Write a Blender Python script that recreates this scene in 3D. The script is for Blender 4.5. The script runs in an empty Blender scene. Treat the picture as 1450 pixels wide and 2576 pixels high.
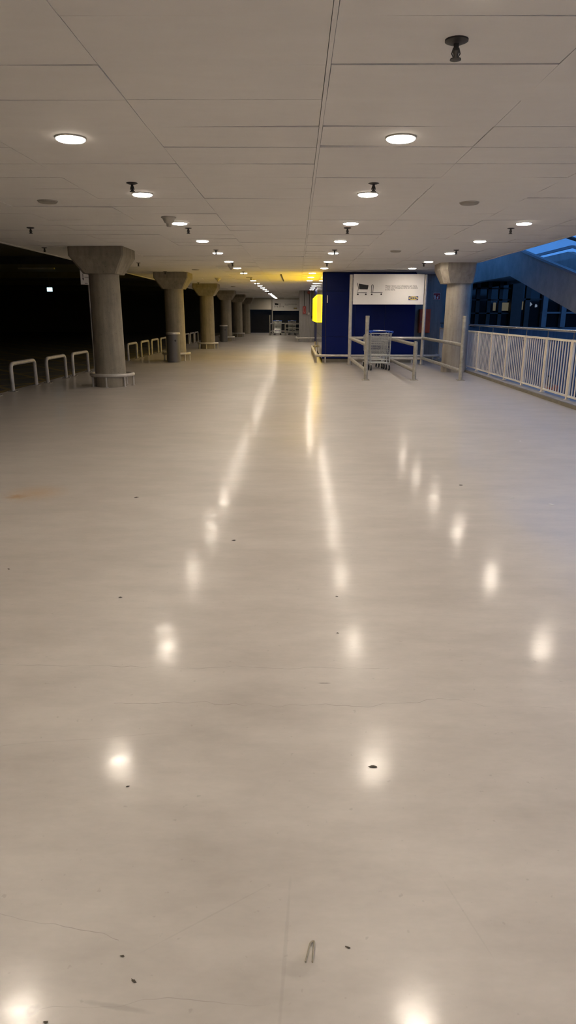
import bpy, math, random
from mathutils import Vector, Matrix
R_ = math.radians
random.seed(7)
scene = bpy.context.scene
col = scene.collection

# ------------------------------------------------------------------ camera
F_PX, PITCH, YAW, ROLL, EYE = 1699.1, .284474, -.012253, .0020898, 1.443
CZ = 2.688                                   # ceiling height
Fw = Vector((math.sin(YAW)*math.cos(PITCH), math.cos(YAW)*math.cos(PITCH), -math.sin(PITCH)))
Rt = Vector((math.cos(YAW), -math.sin(YAW), 0)); Up = Rt.cross(Fw)
cr, sr = math.cos(ROLL), math.sin(ROLL)
Rt2 = cr*Rt + sr*Up; Up2 = -sr*Rt + cr*Up
cam = bpy.data.cameras.new('camera'); camo = bpy.data.objects.new('camera', cam); col.objects.link(camo)
m = Matrix.Identity(4)
for i in range(3):
    m[i][0] = Rt2[i]; m[i][1] = Up2[i]; m[i][2] = -Fw[i]
m.translation = (0, 0, EYE)
camo.matrix_world = m
cam.sensor_fit = 'VERTICAL'; cam.sensor_height = 36; cam.sensor_width = 36
cam.lens = 36*F_PX/2576; cam.clip_start = .05; cam.clip_end = 400
scene.camera = camo

# ------------------------------------------------------------------ light and exposure
LAMP = 118.0
w = bpy.data.worlds.new('dusk'); scene.world = w; w.use_nodes = True
w.node_tree.nodes['Background'].inputs[0].default_value = (.095, .33, .92, 1)
w.node_tree.nodes['Background'].inputs[1].default_value = .74
vs = scene.view_settings
vs.view_transform = 'Standard'; vs.look = 'None'; vs.exposure = 0.60; vs.gamma = 1; vs.use_curve_mapping = False

cy = scene.cycles
cy.max_bounces = 6; cy.diffuse_bounces = 4; cy.glossy_bounces = 3; cy.transmission_bounces = 2; cy.transparent_max_bounces = 8
cy.caustics_reflective = False; cy.caustics_refractive = False; cy.sample_clamp_indirect = 25.0
cy.use_light_tree = False
cy.use_adaptive_sampling = True; cy.adaptive_threshold = .05

# ------------------------------------------------------------------ helpers
class MB:
    def __init__(s): s.v = []; s.f = []
    def add(s, vs, fs):
        n = len(s.v); s.v += [tuple(x) for x in vs]; s.f += [tuple(n+i for i in f) for f in fs]; return s
    def box(s, x0, x1, y0, y1, z0, z1):
        return s.add([(x0,y0,z0),(x1,y0,z0),(x1,y1,z0),(x0,y1,z0),(x0,y0,z1),(x1,y0,z1),(x1,y1,z1),(x0,y1,z1)],
                     [(0,3,2,1),(4,5,6,7),(0,1,5,4),(1,2,6,5),(2,3,7,6),(3,0,4,7)])
    def bbox(s, x0, x1, y0, y1, z0, z1, b=.01):     # box with chamfered vertical and top edges
        def ring(i, z): return [(x0+i+b*(1 if not i else 0),y0+i,z),(x1-i-b*(1 if not i else 0),y0+i,z),(x1-i,y0+i+b*(1 if not i else 0),z),(x1-i,y1-i-b*(1 if not i else 0),z),
                                (x1-i-b*(1 if not i else 0),y1-i,z),(x0+i+b*(1 if not i else 0),y1-i,z),(x0+i,y1-i-b*(1 if not i else 0),z),(x0+i,y0+i+b*(1 if not i else 0),z)]
        vv = ring(0,z0)+ring(0,z1-b)+ring(b,z1)
        ff = [tuple(range(7,-1,-1)), tuple(range(16,24))]
        for k in (0,8):
            for i in range(8): ff.append((k+i, k+(i+1)%8, k+8+(i+1)%8, k+8+i))
        return s.add(vv, ff)
    def prism(s, pts, axis, a0, a1):                 # polygon pts (2D) extruded along axis
        n = len(pts)
        def P(p, a):
            return {'x': (a,p[0],p[1]), 'y': (p[0],a,p[1]), 'z': (p[0],p[1],a)}[axis]
        vv = [P(p,a0) for p in pts]+[P(p,a1) for p in pts]
        return s.add(vv, [tuple(range(n)), tuple(range(2*n-1,n-1,-1))]+[(i,i+n,(i+1)%n+n,(i+1)%n) for i in range(n)])
    def lathe(s, prof, n=24, c=(0,0,0)):
        k = len(prof); vv = []
        for r, z in prof:
            for i in range(n):
                a = 2*math.pi*i/n; vv.append((c[0]+r*math.cos(a), c[1]+r*math.sin(a), c[2]+z))
        ff = []
        for j in range(k-1):
            for i in range(n): ff.append((j*n+i, j*n+(i+1)%n, (j+1)*n+(i+1)%n, (j+1)*n+i))
        ff.append(tuple(range(n-1,-1,-1))); ff.append(tuple((k-1)*n+i for i in range(n)))
        return s.add(vv, ff)
    def tube(s, pts, r, n=10, closed=False, radii=None):
        pts = [Vector(p) for p in pts]; k = len(pts)
        if k < 2: return s
        T = []
        for i in range(k):
            a = pts[(i-1) % k] if (closed or i > 0) else pts[i]
            b = pts[(i+1) % k] if (closed or i < k-1) else pts[i]
            T.append((b-a).normalized())
        up = Vector((0,0,1)) if abs(T[0].z) < .9 else Vector((1,0,0))
        N = (up - T[0]*up.dot(T[0])).normalized(); vv = []
        for i in range(k):
            N = (N - T[i]*N.dot(T[i])).normalized(); B = T[i].cross(N)
            rr = radii[i] if radii else r
            for j in range(n):
                a = 2*math.pi*j/n; vv.append(pts[i] + (N*math.cos(a)+B*math.sin(a))*rr)
        ff = []
        for i in range(k if closed else k-1):
            i2 = (i+1) % k
            for j in range(n): ff.append((i*n+j, i*n+(j+1)%n, i2*n+(j+1)%n, i2*n+j))
        if not closed: ff.append(tuple(range(n-1,-1,-1))); ff.append(tuple((k-1)*n+j for j in range(n)))
        return s.add(vv, ff)
    def build(s, name, mat, parent=None, smooth=None, loc=None):
        me = bpy.data.meshes.new(name); me.from_pydata(s.v, [], s.f); me.materials.append(mat)
        if smooth:
            for p in me.polygons: p.use_smooth = True
            try: me.set_sharp_from_angle(angle=R_(38))
            except Exception: pass
        me.update()
        o = bpy.data.objects.new(name, me); col.objects.link(o)
        if parent: o.parent = parent
        if loc: o.location = loc
        return o

def bend(pts, r, k=6):                                # round the corners of a polyline
    pts = [Vector(p) for p in pts]; out = [pts[0]]
    for i in range(1, len(pts)-1):
        a, b, c = pts[i-1], pts[i], pts[i+1]
        u = (a-b).normalized(); v = (c-b).normalized()
        p0, p1 = b+u*r, b+v*r
        for j in range(k+1):
            t = j/k; out.append(p0*(1-t)**2 + b*2*t*(1-t) + p1*t*t)
    out.append(pts[-1]); return out

def tag(o, label=None, cat=None, group=None, kind=None):
    if label: o['label'] = label
    if cat: o['category'] = cat
    if group: o['group'] = group
    if kind: o['kind'] = kind
    return o
def empty(name, label, cat, loc=(0,0,0), rz=0, group=None):
    o = bpy.data.objects.new(name, None); col.objects.link(o); o.location = loc; o.rotation_euler.z = rz
    o.empty_display_size = .1
    return tag(o, label, cat, group)
def struct(o): o['kind'] = 'structure'; return o
def copy_tree(o, parent=None, skip=()):
    c = o.copy(); col.objects.link(c)
    if parent: c.parent = parent
    for ch in list(o.children):
        if ch.name.split('.')[0] not in skip: copy_tree(ch, c, skip)
    return c
ORD = ['first','second','third','fourth','fifth','sixth','seventh','eighth','ninth','tenth','eleventh','twelfth','thirteenth','fourteenth','fifteenth','sixteenth','seventeenth','eighteenth','nineteenth','twentieth']

# ------------------------------------------------------------------ materials
def newmat(name):
    mt = bpy.data.materials.new(name); mt.use_nodes = True
    return mt, mt.node_tree, mt.node_tree.nodes['Principled BSDF']
def N(t, typ, **kw):
    n = t.nodes.new(typ)
    for k, v in kw.items(): setattr(n, k, v)
    return n
def ramp(t, fac, stops):
    r = N(t, 'ShaderNodeValToRGB'); e = r.color_ramp.elements
    while len(e) < len(stops): e.new(.5)
    for i, (p, c) in enumerate(stops): e[i].position = p; e[i].color = (*c, 1) if len(c) == 3 else c
    t.links.new(fac, r.inputs[0]); return r.outputs[0]
def noise(t, scale, detail=4, rough=.5, vec=None, mapscale=None):
    n = N(t, 'ShaderNodeTexNoise'); n.inputs['Scale'].default_value = scale
    n.inputs['Detail'].default_value = detail; n.inputs['Roughness'].default_value = rough
    if vec is None:
        tc = N(t, 'ShaderNodeTexCoord'); vec = tc.outputs['Object']
    if mapscale:
        mp = N(t, 'ShaderNodeMapping'); mp.inputs['Scale'].default_value = mapscale
        t.links.new(vec, mp.inputs[0]); vec = mp.outputs[0]
    t.links.new(vec, n.inputs['Vector']); return n.outputs['Fac']
def bumped(t, b, h, strength, dist=.01):
    n = N(t, 'ShaderNodeBump'); n.inputs['Strength'].default_value = strength; n.inputs['Distance'].default_value = dist
    t.links.new(h, n.inputs['Height']); t.links.new(n.outputs[0], b.inputs['Normal']); return n
def mat(name, c, rough=.5, metal=0, var=.12, scale=6, bump=0, bscale=60, spec=.5, coat=0, mapscale=None):
    mt, t, b = newmat(name)
    c1 = tuple(max(0, x*(1-var)) for x in c); c2 = tuple(min(1, x*(1+var)) for x in c)
    t.links.new(ramp(t, noise(t, scale, 5, .6, mapscale=mapscale), [(.3, c1), (.7, c2)]), b.inputs['Base Color'])
    b.inputs['Roughness'].default_value = rough; b.inputs['Metallic'].default_value = metal
    b.inputs['Specular IOR Level'].default_value = spec
    if coat: b.inputs['Coat Weight'].default_value = coat; b.inputs['Coat Roughness'].default_value = .05
    if bump: bumped(t, b, noise(t, bscale, 4), bump)
    return mt
def emit(name, c, s):
    mt, t, b = newmat(name)
    b.inputs['Base Color'].default_value = (*[min(1, x) for x in c], 1)
    b.inputs['Emission Color'].default_value = (*c, 1); b.inputs['Emission Strength'].default_value = s
    b.inputs['Roughness'].default_value = .4
    return mt
def mth(t, op, a, b=None, clamp=False):
    n = N(t, 'ShaderNodeMath', operation=op, use_clamp=clamp)
    for i, x in enumerate((a, b)):
        if x is None: continue
        if isinstance(x, (int, float)): n.inputs[i].default_value = x
        else: t.links.new(x, n.inputs[i])
    return n.outputs[0]
def mixc(t, fac, a, b, mode='MIX'):
    n = N(t, 'ShaderNodeMix', data_type='RGBA', blend_type=mode)
    for s_, x in ((n.inputs[0], fac), (n.inputs[6], a), (n.inputs[7], b)):
        if isinstance(x, (int, float)): s_.default_value = x
        elif isinstance(x, tuple): s_.default_value = (*x, 1)
        else: t.links.new(x, s_)
    return n.outputs[2]

def floor_material():
    mt, t, b = newmat('polished_screed')
    tc = N(t, 'ShaderNodeTexCoord'); V = tc.outputs['Object']
    sp = N(t, 'ShaderNodeSeparateXYZ'); t.links.new(V, sp.inputs[0]); X, Y = sp.outputs[0], sp.outputs[1]
    nbig = noise(t, .55, 4, .62, V); nmid = noise(t, 2.2, 5, .72, V, (.7,1.7,1))
    c = ramp(t, nbig, [(.25, (.365,.325,.28)), (.5, (.425,.38,.332)), (.75, (.475,.43,.38))])
    c = mixc(t, .38, c, ramp(t, nmid, [(.32, (.27,.243,.212)), (.68, (.55,.51,.46))]))
    speck = ramp(t, noise(t, 38, 2, .5, V), [(.70, (0,0,0)), (.76, (1,1,1))])
    c = mixc(t, mth(t, 'MULTIPLY', speck, .30), c, (.2,.17,.14))
    # hairline cracks running across the hall
    def crack(y0, slope, x0, x1, amp, width, seed, dark=.62):
        nn = N(t, 'ShaderNodeTexNoise', noise_dimensions='1D'); nn.inputs['Scale'].default_value = 1.4
        nn.inputs['Detail'].default_value = 4; nn.inputs['Roughness'].default_value = .62
        t.links.new(mth(t, 'ADD', X, seed), nn.inputs['W'])
        off = mth(t, 'MULTIPLY', mth(t, 'SUBTRACT', nn.outputs['Fac'], .5), amp)
        yy = mth(t, 'ADD', mth(t, 'ADD', mth(t, 'MULTIPLY', X, slope), y0), off)
        d = mth(t, 'ABSOLUTE', mth(t, 'SUBTRACT', Y, yy))
        line = mth(t, 'SUBTRACT', 1, mth(t, 'DIVIDE', d, width), True)
        inx = mth(t, 'MULTIPLY', mth(t, 'GREATER_THAN', X, x0), mth(t, 'LESS_THAN', X, x1))
        wear = wear0
        return mth(t, 'MULTIPLY', mth(t, 'MULTIPLY', mth(t, 'MULTIPLY', line, inx), dark), wear)
    wear0 = ramp(t, noise(t, 5, 2, .7, V), [(.35, (.1,.1,.1)), (.6, (1,1,1))]); nb0 = mth(t, 'MULTIPLY', mth(t, 'SUBTRACT', noise(t, 30, 2, .6, V), .5), .8)
    ck = None
    for a in CRACKS:
        k = crack(*a); ck = k if ck is None else mth(t, 'MAXIMUM', ck, k)
    c = mixc(t, ck, c, (.1,.08,.06))
    # scuff strokes and the rust stain: blobs with a shape of their own
    def blob(cx, cy, rx, ry, ang, soft, seed):
        dx = mth(t, 'SUBTRACT', X, cx); dy = mth(t, 'SUBTRACT', Y, cy); ca, sa = math.cos(ang), math.sin(ang)
        u = mth(t, 'DIVIDE', mth(t, 'ADD', mth(t, 'MULTIPLY', dx, ca), mth(t, 'MULTIPLY', dy, sa)), rx)
        v = mth(t, 'DIVIDE', mth(t, 'SUBTRACT', mth(t, 'MULTIPLY', dy, ca), mth(t, 'MULTIPLY', dx, sa)), ry)
        r = mth(t, 'SQRT', mth(t, 'ADD', mth(t, 'MULTIPLY', u, u), mth(t, 'MULTIPLY', v, v)))
        r = mth(t, 'ADD', r, nb0)
        return mth(t, 'DIVIDE', mth(t, 'SUBTRACT', 1, r), soft, True)
    for (cx, cy, rx, ry, ang, s_) in SCUFFS:
        c = mixc(t, mth(t, 'MULTIPLY', blob(cx, cy, rx, ry, ang, .5, 40), s_), c, (.13,.11,.09))
    c = mixc(t, mth(t, 'MULTIPLY', blob(-2.18, 5.46, .30, .30, .1, .9, 3), .5), c, (.42,.26,.11))
    c = mixc(t, mth(t, 'MULTIPLY', blob(-2.30, 5.34, .11, .09, .1, .9, 6), .7), c, (.36,.18,.04))
    t.links.new(c, b.inputs['Base Color'])
    t.links.new(ramp(t, nmid, [(.3, (.38,)*3), (.7, (.50,)*3)]), b.inputs['Roughness'])
    b.inputs['Specular IOR Level'].default_value = .8
    b.inputs['Coat Weight'].default_value = .30
    t.links.new(ramp(t, mth(t, 'ADD', mth(t, 'MULTIPLY', nbig, .5), mth(t, 'MULTIPLY', nmid, .5)), [(.38, (.09,)*3), (.62, (.19,)*3)]), b.inputs['Coat Roughness'])
    h = mth(t, 'ADD', mth(t, 'MULTIPLY', noise(t, 1.2, 2, .5, V, (1.0,2.2,1)), 1.0), mth(t, 'MULTIPLY', noise(t, 48, 2, .65, V), .05))
    n1 = bumped(t, b, h, .28, .012); t.links.new(n1.outputs[0], b.inputs['Coat Normal'])
    return mt

def ceiling_material():
    mt, t, b = newmat('ceiling_board')
    oi = noise(t, .35, 3); c = ramp(t, oi, [(.3, (.77,.745,.715)), (.7, (.85,.825,.79))])
    c = mixc(t, .2, c, ramp(t, noise(t, 8, 5, .6, mapscale=(.4,1,1)), [(.3, (.72,.69,.66)), (.7, (.88,.86,.83))]))
    t.links.new(c, b.inputs['Base Color']); b.inputs['Roughness'].default_value = .62
    b.inputs['Specular IOR Level'].default_value = .3
    bumped(t, b, noise(t, 120, 3), .15, .003)
    return mt

def concrete(name, a, bcol, bump=.25, streak=True):
    mt, t, b = newmat(name)
    c = ramp(t, noise(t, 2.5, 7, .65), [(.25, a), (.75, bcol)])
    if streak:
        c = mixc(t, .35, c, ramp(t, noise(t, 5, 5, .6, mapscale=(2.2,2.2,.22)), [(.3, tuple(x*.7 for x in a)), (.7, tuple(min(1,x*1.25) for x in bcol))]))
    pit = ramp(t, noise(t, 26, 3, .6), [(.28, (1,1,1)), (.36, (0,0,0))])
    c = mixc(t, mth(t, 'MULTIPLY', pit, .5), c, tuple(x*.4 for x in a))
    t.links.new(c, b.inputs['Base Color']); b.inputs['Roughness'].default_value = .8
    b.inputs['Specular IOR Level'].default_value = .3
    bumped(t, b, noise(t, 40, 6, .65), bump, .012)
    return mt

def carpark_material():
    mt, t, b = newmat('parking_deck')
    tc = N(t, 'ShaderNodeTexCoord'); V = tc.outputs['Object']
    def stripes(rz, sc):
        mp = N(t, 'ShaderNodeMapping'); mp.inputs['Rotation'].default_value = (0,0,rz); t.links.new(V, mp.inputs[0])
        sp = N(t, 'ShaderNodeSeparateXYZ'); t.links.new(mp.outputs[0], sp.inputs[0])
        fr = mth(t, 'FRACT', mth(t, 'MULTIPLY', sp.outputs[0], sc))
        return mth(t, 'LESS_THAN', fr, .1)
    s_ = mth(t, 'MAXIMUM', stripes(R_(38), .8), stripes(R_(-38), .8))
    sx = N(t, 'ShaderNodeSeparateXYZ'); t.links.new(V, sx.inputs[0])
    s_ = mth(t, 'MAXIMUM', s_, mth(t, 'MULTIPLY', mth(t, 'GREATER_THAN', sx.outputs[0], -5.78), mth(t, 'LESS_THAN', sx.outputs[0], -5.66)))
    s_ = mth(t, 'MULTIPLY', s_, ramp(t, noise(t, 3, 5, .7, V), [(.35, (.2,)*3), (.6, (1,1,1))]))
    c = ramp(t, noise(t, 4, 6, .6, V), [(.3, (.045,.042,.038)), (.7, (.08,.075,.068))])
    t.links.new(mixc(t, s_, c, (.22,.165,.04)), b.inputs['Base Color']); b.inputs['Roughness'].default_value = .75
    return mt

# floor marks measured on the floor plane: (y0, slope, x0, x1, amplitude, half width, seed, darkness)
CRACKS = [(2.57, -.01, -1.6, .40, .12, .0022, 3.0, .8), (2.29, .0, -.70, 1.6, .22, .002, 17.0, .75), (2.17, .15, -1.4, -.45, .06, .0014, 41.0, .5),
          (1.17, -.22, -.95, -.42, .14, .0014, 60.0, .6), (1.12, .02, -.55, -.05, .12, .0012, 75.0, .45)]
SCUFFS = [(-.02, 1.24, .006, .26, -.05, .14), (-.38, 1.10, .09, .008, -.15, .22), (-.565, 1.09, .02, .014, .3, .6), (.12, 2.45, .03, .006, 0, .6),
          (-.2, 1.34, .22, .003, .6, .12), (.43, 1.35, .003, .16, .3, .1), (.02, 1.2, .05, .03, .4, .2)]

M = {}
M['floor'] = floor_material()
M['ceil'] = ceiling_material()
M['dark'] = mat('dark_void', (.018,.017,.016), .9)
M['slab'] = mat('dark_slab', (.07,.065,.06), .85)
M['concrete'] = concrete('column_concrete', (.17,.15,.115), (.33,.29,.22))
M['concrete_lit'] = concrete('lit_column_concrete', (.27,.235,.19), (.47,.42,.345))  # lighter copy of the column concrete, lamp light put into the colour
M['wallgrey'] = concrete('grey_wall', (.22,.21,.20), (.30,.285,.27), .12)
M['beam'] = concrete('walkway_concrete', (.32,.30,.28), (.50,.48,.45), .1, False)
M['galv'] = mat('galvanised_paint', (.50,.47,.42), .38, .25, .15, 9, .1, 80)
M['galvold'] = mat('scuffed_galvanised', (.34,.32,.28), .45, .3, .35, 14, .2, 60)
M['post'] = mat('dirty_post', (.36,.33,.265), .5, .1, .25, 12, .15, 70)
M['rail'] = mat('cream_railing_paint', (.76,.68,.56), .42, 0, .08, 5)
M['steel'] = mat('brushed_steel', (.42,.40,.37), .25, 1, .1, 20)
M['bolt'] = mat('bolt', (.2,.18,.15), .5, .6)
M['blue'] = mat('blue_panel', (.003,.011,.10), .38, 0, .08, 1, spec=.15)
M['bluedark'] = mat('panel_joint', (.006,.008,.02), .8)
M['sideglass'] = mat('glossy_side_panel', (.05,.055,.10), .12, .25, .1, 2, coat=.6)
M['white'] = mat('sign_white', (.82,.79,.76), .45, 0, .02, 2)
M['ink'] = mat('black_print', (.012,.012,.012), .5)
M['grey_ink'] = mat('grey_print', (.12,.115,.11), .5)
M['logo_blue'] = mat('logo_blue', (.01,.03,.16), .5)
M['logo_yellow'] = mat('logo_yellow', (.72,.55,.16), .5)
M['red'] = mat('red_paint', (.35,.02,.015), .4)
M['redorange'] = mat('orange_red_cabinet', (.62,.085,.02), .45)
M['chrome'] = mat('zinc_wire', (.62,.62,.58), .28, .75, .08, 30)
M['plastic_blue'] = mat('blue_handle', (.015,.07,.42), .3)
M['rubber'] = mat('black_rubber', (.02,.02,.02), .6)
M['caster'] = mat('grey_caster', (.30,.30,.30), .5)
M['bin'] = mat('bin_grey', (.13,.125,.125), .5, .3, .1, 4)
M['pvc'] = mat('offwhite_plastic', (.48,.45,.39), .5)
M['sprk'] = mat('dark_sprinkler', (.05,.045,.04), .5, .5)
M['kerb'] = mat('kerb_paint', (.19,.165,.12), .6, 0, .2, 5)
M['kerbtop'] = mat('kerb_top', (.30,.29,.28), .6, 0, .2, 5)
M['carpark'] = carpark_material()
M['fascia'] = mat('beige_fascia', (.55,.51,.43), .7, 0, .05, 1.2)
M['lamp'] = emit('downlight_diffuser', (1.0, .88, .73), LAMP)
def beam(mt, s0):                                        # the luminaire throws most of its light straight down
    t = mt.node_tree; g = N(t, 'ShaderNodeNewGeometry'); d = N(t, 'ShaderNodeVectorMath', operation='DOT_PRODUCT')
    t.links.new(g.outputs['Incoming'], d.inputs[0]); d.inputs[1].default_value = (0,0,-1)
    v = mth(t, 'MAXIMUM', mth(t, 'POWER', mth(t, 'MAXIMUM', d.outputs['Value'], 0.0), .45), .05)
    t.links.new(mth(t, 'MULTIPLY', v, s0), t.nodes['Principled BSDF'].inputs['Emission Strength'])
beam(M['lamp'], LAMP)
M['lampoff'] = mat('unlit_diffuser', (.36,.33,.28), .6)
M['yellow'] = emit('yellow_lightbox', (1.0, .68, .0), 3.0)
M['yellowslot'] = emit('yellow_top_slot', (1.0, .56, .0), 10)
M['yellow2'] = emit('yellow_lightbox_end', (1.0, .50, .05), .75)
M['exit'] = emit('lit_exit_panel', (.6, .9, 1.0), 1.1)
M['cyan'] = emit('lit_cyan_panel', (.25, .85, 1.0), 3)
M['winlit'] = emit('lit_window', (.85, .76, .50), 1.1)
M['skybit'] = emit('sky_gap_patch', (.6, .75, 1.0), 2.6)  # glow for small patches that stand for the sky seen through gaps
M['alu'] = mat('facade_mullion', (.062,.042,.034), .45, .1)
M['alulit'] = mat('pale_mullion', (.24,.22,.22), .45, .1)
M['under'] = concrete('lower_wall', (.17,.15,.16), (.25,.22,.23), .05)
def glass(name, tint, alpha):
    mt, t, b = newmat(name); b.inputs['Base Color'].default_value = (*tint, 1); b.inputs['Roughness'].default_value = .04
    b.inputs['Alpha'].default_value = alpha; return mt
M['glass'] = glass('balustrade_glass', (.10,.2,.35), .16)
M['fglass'] = glass('facade_glass', (.010,.011,.012), .75)

# ------------------------------------------------------------------ hall shell
XL, XR, Y0, Y1 = -5.62, 4.42, -9.0, 57.0
f = MB().box(XL, XR, Y0, Y1, -.4, 0); struct(f.build('floor', M['floor']))
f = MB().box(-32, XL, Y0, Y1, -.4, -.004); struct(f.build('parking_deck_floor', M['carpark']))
# ceiling boards: each board hangs a hair differently, so joints open and close
cb = MB()
xs = [-5.33, -4.64, -3.44, -2.24, -1.045, .145, .169, 1.35, 2.54, 3.74, 4.43]
ny = int((Y1-(-8.58))/.6)
rows_y = [3.42+.6*k for k in range(-20, 90) if Y0 < 3.42+.6*k < Y1-.6]
rnd = random.Random(3)
for y in rows_y:
    for i in range(len(xs)-1):
        x0, x1 = xs[i], xs[i+1]
        if x1-x0 < .1:
            cb.box(x0+.001, x1-.001, y, y+.6, CZ-.005, CZ+.02); continue
        if y > 54.6 and -4 < x0 < -2: continue                 # missing boards leave a dark slot
        g = .0014+rnd.random()*.0022
        j = [rnd.gauss(0, .0028) for _ in range(4)]
        if rnd.random() < .12: j[rnd.randrange(4)] += rnd.choice((-.007, .006))
        xx0, xx1, yy0, yy1 = x0+g, x1-g, y+g, y+.6-g
        cb.add([(xx0,yy0,CZ+j[0]),(xx1,yy0,CZ+j[1]),(xx1,yy1,CZ+j[2]),(xx0,yy1,CZ+j[3]),
                (xx0,yy0,CZ+.025),(xx1,yy0,CZ+.025),(xx1,yy1,CZ+.025),(xx0,yy1,CZ+.025)],
               [(0,3,2,1),(4,5,6,7),(0,1,5,4),(1,2,6,5),(2,3,7,6),(3,0,4,7)])
struct(cb.build('ceiling', M['ceil']))
struct(MB().box(-5.34, 4.44, Y0, Y1, CZ+.03, 3.3).build('ceiling_slab', M['slab']))
struct(MB().box(-5.40, -5.335, Y0, Y1, CZ-.012, 3.3).build('trim_1', M['ceil']))
struct(MB().box(4.435, 4.49, Y0, 22.9, CZ-.012, 3.3).build('trim_2', M['ceil']))
# parking deck side: dark slab with beams, far walls
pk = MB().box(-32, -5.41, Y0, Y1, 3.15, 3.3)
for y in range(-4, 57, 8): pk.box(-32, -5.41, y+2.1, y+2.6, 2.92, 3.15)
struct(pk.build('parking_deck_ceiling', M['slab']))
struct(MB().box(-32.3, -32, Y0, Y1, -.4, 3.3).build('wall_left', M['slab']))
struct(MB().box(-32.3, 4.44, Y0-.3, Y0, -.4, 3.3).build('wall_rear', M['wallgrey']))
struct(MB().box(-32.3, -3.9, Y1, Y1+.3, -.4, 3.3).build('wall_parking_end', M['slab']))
struct(MB().box(-3.9, .9, Y1, Y1+.25, 1.82, 3.3).build('wall_end_fascia', M['fascia']))
struct(MB().box(-3.9, .9, Y1+.5, Y1+.6, -.4, 1.9).build('wall_end_shutter', M['dark']))
struct(MB().box(-3.9, 5, Y1, Y1+.5, -.4, 0).build('floor_threshold', M['floor']))
# right side behind the blue block
wg = MB().box(.12, 4.44, 38.3, 44.5, 0, CZ+.02).box(.62, 4.44, 44.5, 57.3, 0, CZ+.02)
struct(wg.build('wall_grey_block', M['wallgrey']))
struct(MB().box(3.64, 4.70, 22.9, 38.3, -2.3, 3.3).build('wall_grey_stair', M['wallgrey']))
struct(MB().box(4.62, 6.4, 26.0, 26.4, -2.3, 3.3).build('wall_grey_landing', M['wallgrey']))
struct(MB().box(.95, 3.64, 27.5, 38.3, 0, CZ).build('wall_blue_rear', M['blue']))
# blue block: dark core, panels in a grid
bw = MB().box(.80, 3.62, 21.77, 27.5, 0, CZ+.01)
blue = struct(bw.build('wall_blue_block', M['bluedark']))
def panel(name, mt, x0, x1, y0, y1, z0, z1):
    o = MB().box(x0, x1, y0, y1, z0, z1).build(name, mt, blue); return o
for (x0, x1) in ((.78, .885), (.895, 1.79), (1.797, 2.71), (2.717, 3.64)):
    for (z0, z1) in ((.13, .777), (.783, 2.127), (2.133, CZ-.02)):
        panel('blue_panel', M['blue'], x0, x1, 21.75, 21.775, z0, z1)
for k in range(6):
    y0 = 21.78+k*.953
    for (z0, z1) in ((.13, .777), (.783, 2.127), (2.133, CZ-.02)):
        panel('side_panel', M['sideglass'], .775, .80, y0, y0+.945, z0, z1)
panel('kick_plate', M['kerb'], .80, 3.62, 21.755, 21.77, .0, .10)
tag(MB().bbox(.882, .893, 21.735, 21.752, .15, 1.95, .002).build('metal_strip', M['alu'], blue), 'thin bright metal strip')

# ------------------------------------------------------------------ void to the right: dusk blue
struct(MB().box(XR, 20, -9, 31, -2.4, -2.09).build('ground_lower_level', M['under']))
struct(MB().box(4.40, 4.80, -9, 22.9, -2.3, -.001).build('wall_void_edge', M['under']))
kb = MB().box(4.42, 4.78, -9, 22.9, 0, .055); kbo = kb.build('kerb', M['kerb']); struct(kbo)
struct(MB().box(4.45, 4.74, -9, 22.9, .055, .062).build('kerb_top', M['kerbtop'], None))
struct(MB().box(4.5, 5.5, -9, 31, 5.0, 5.3).box(5.5, 18.4, 27.0, 31, 5.2, 5.5).build('void_sky_blocker', M['slab']))  # unseen roof pieces added to hold back sky light over the void
struct(MB().box(4.44, 4.6, -9, 22.9, 3.3, 5.3).build('wall_upper_store', M['slab']))
struct(MB().box(18.2, 18.5, -9, 31, -2.3, 2.5).build('wall_right', M['under']))
struct(MB().box(6.4, 18.2, 30.0, 30.2, -2.3, .95).build('wall_facade_base', M['under']))
struct(MB().box(4.4, 18.5, -9.3, -9, -2.3, 3.3).build('wall_void_rear', M['under']))
# facade
fa = empty('glass_facade', 'dark glazed facade with mullions under the blue walkway', 'facade', (7.2, 30, .95))
fa['kind'] = 'structure'
g0 = 7.0
def FM(name, mt, x0, x1, z0, z1, y0=29.9, y1=30.08):
    return MB().box(x0-7.2, x1-7.2, y0-30, y1-30, z0-.95, z1-.95).build(name, mt, fa)
FM('glazing', M['fglass'], 6.6, 18.2, .95, 3.3, 30.0, 30.02)
for x in (7.55, 8.02, 8.50): FM('mullion', M['alu'], x, x+.15, .95, 3.3)
FM('corner_pillar', M['alu'], 8.98, 9.42, .95, 3.3, 29.7, 30.1)
for x in (9.62,): FM('mullion', M['alu'], x, x+.2, .95, 3.3)
for x in (10.32, 11.12, 12.3, 13.5, 14.7): FM('pale_mullion', M['alulit'], x, x+.2, .95, 3.3, 29.75, 30.05)
for z in (1.48, 2.02, 2.48): FM('transom', M['alu'], 6.6, 8.98, z, z+.06)
for z in (1.5,): FM('pale_transom', M['alulit'], 10.3, 18.2, z, z+.07, 29.82, 30.05)
for z in (2.05,): FM('transom', M['alu'], 9.42, 10.3, z, z+.06)
FM('head_beam', M['alu'], 6.4, 18.2, 3.3, 3.5)
rm = MB().box(6.6, 18.2, 34, 34.2, -.5, 3.5).box(6.6, 18.2, 30.1, 34, 3.3, 3.5).box(6.5, 6.6, 30.1, 34, 0, 3.5).box(18.2, 18.3, 30.1, 34, 0, 3.5).box(6.6, 18.2, 30.1, 34, .7, .95)
struct(rm.build('wall_facade_room', M['dark']))
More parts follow.
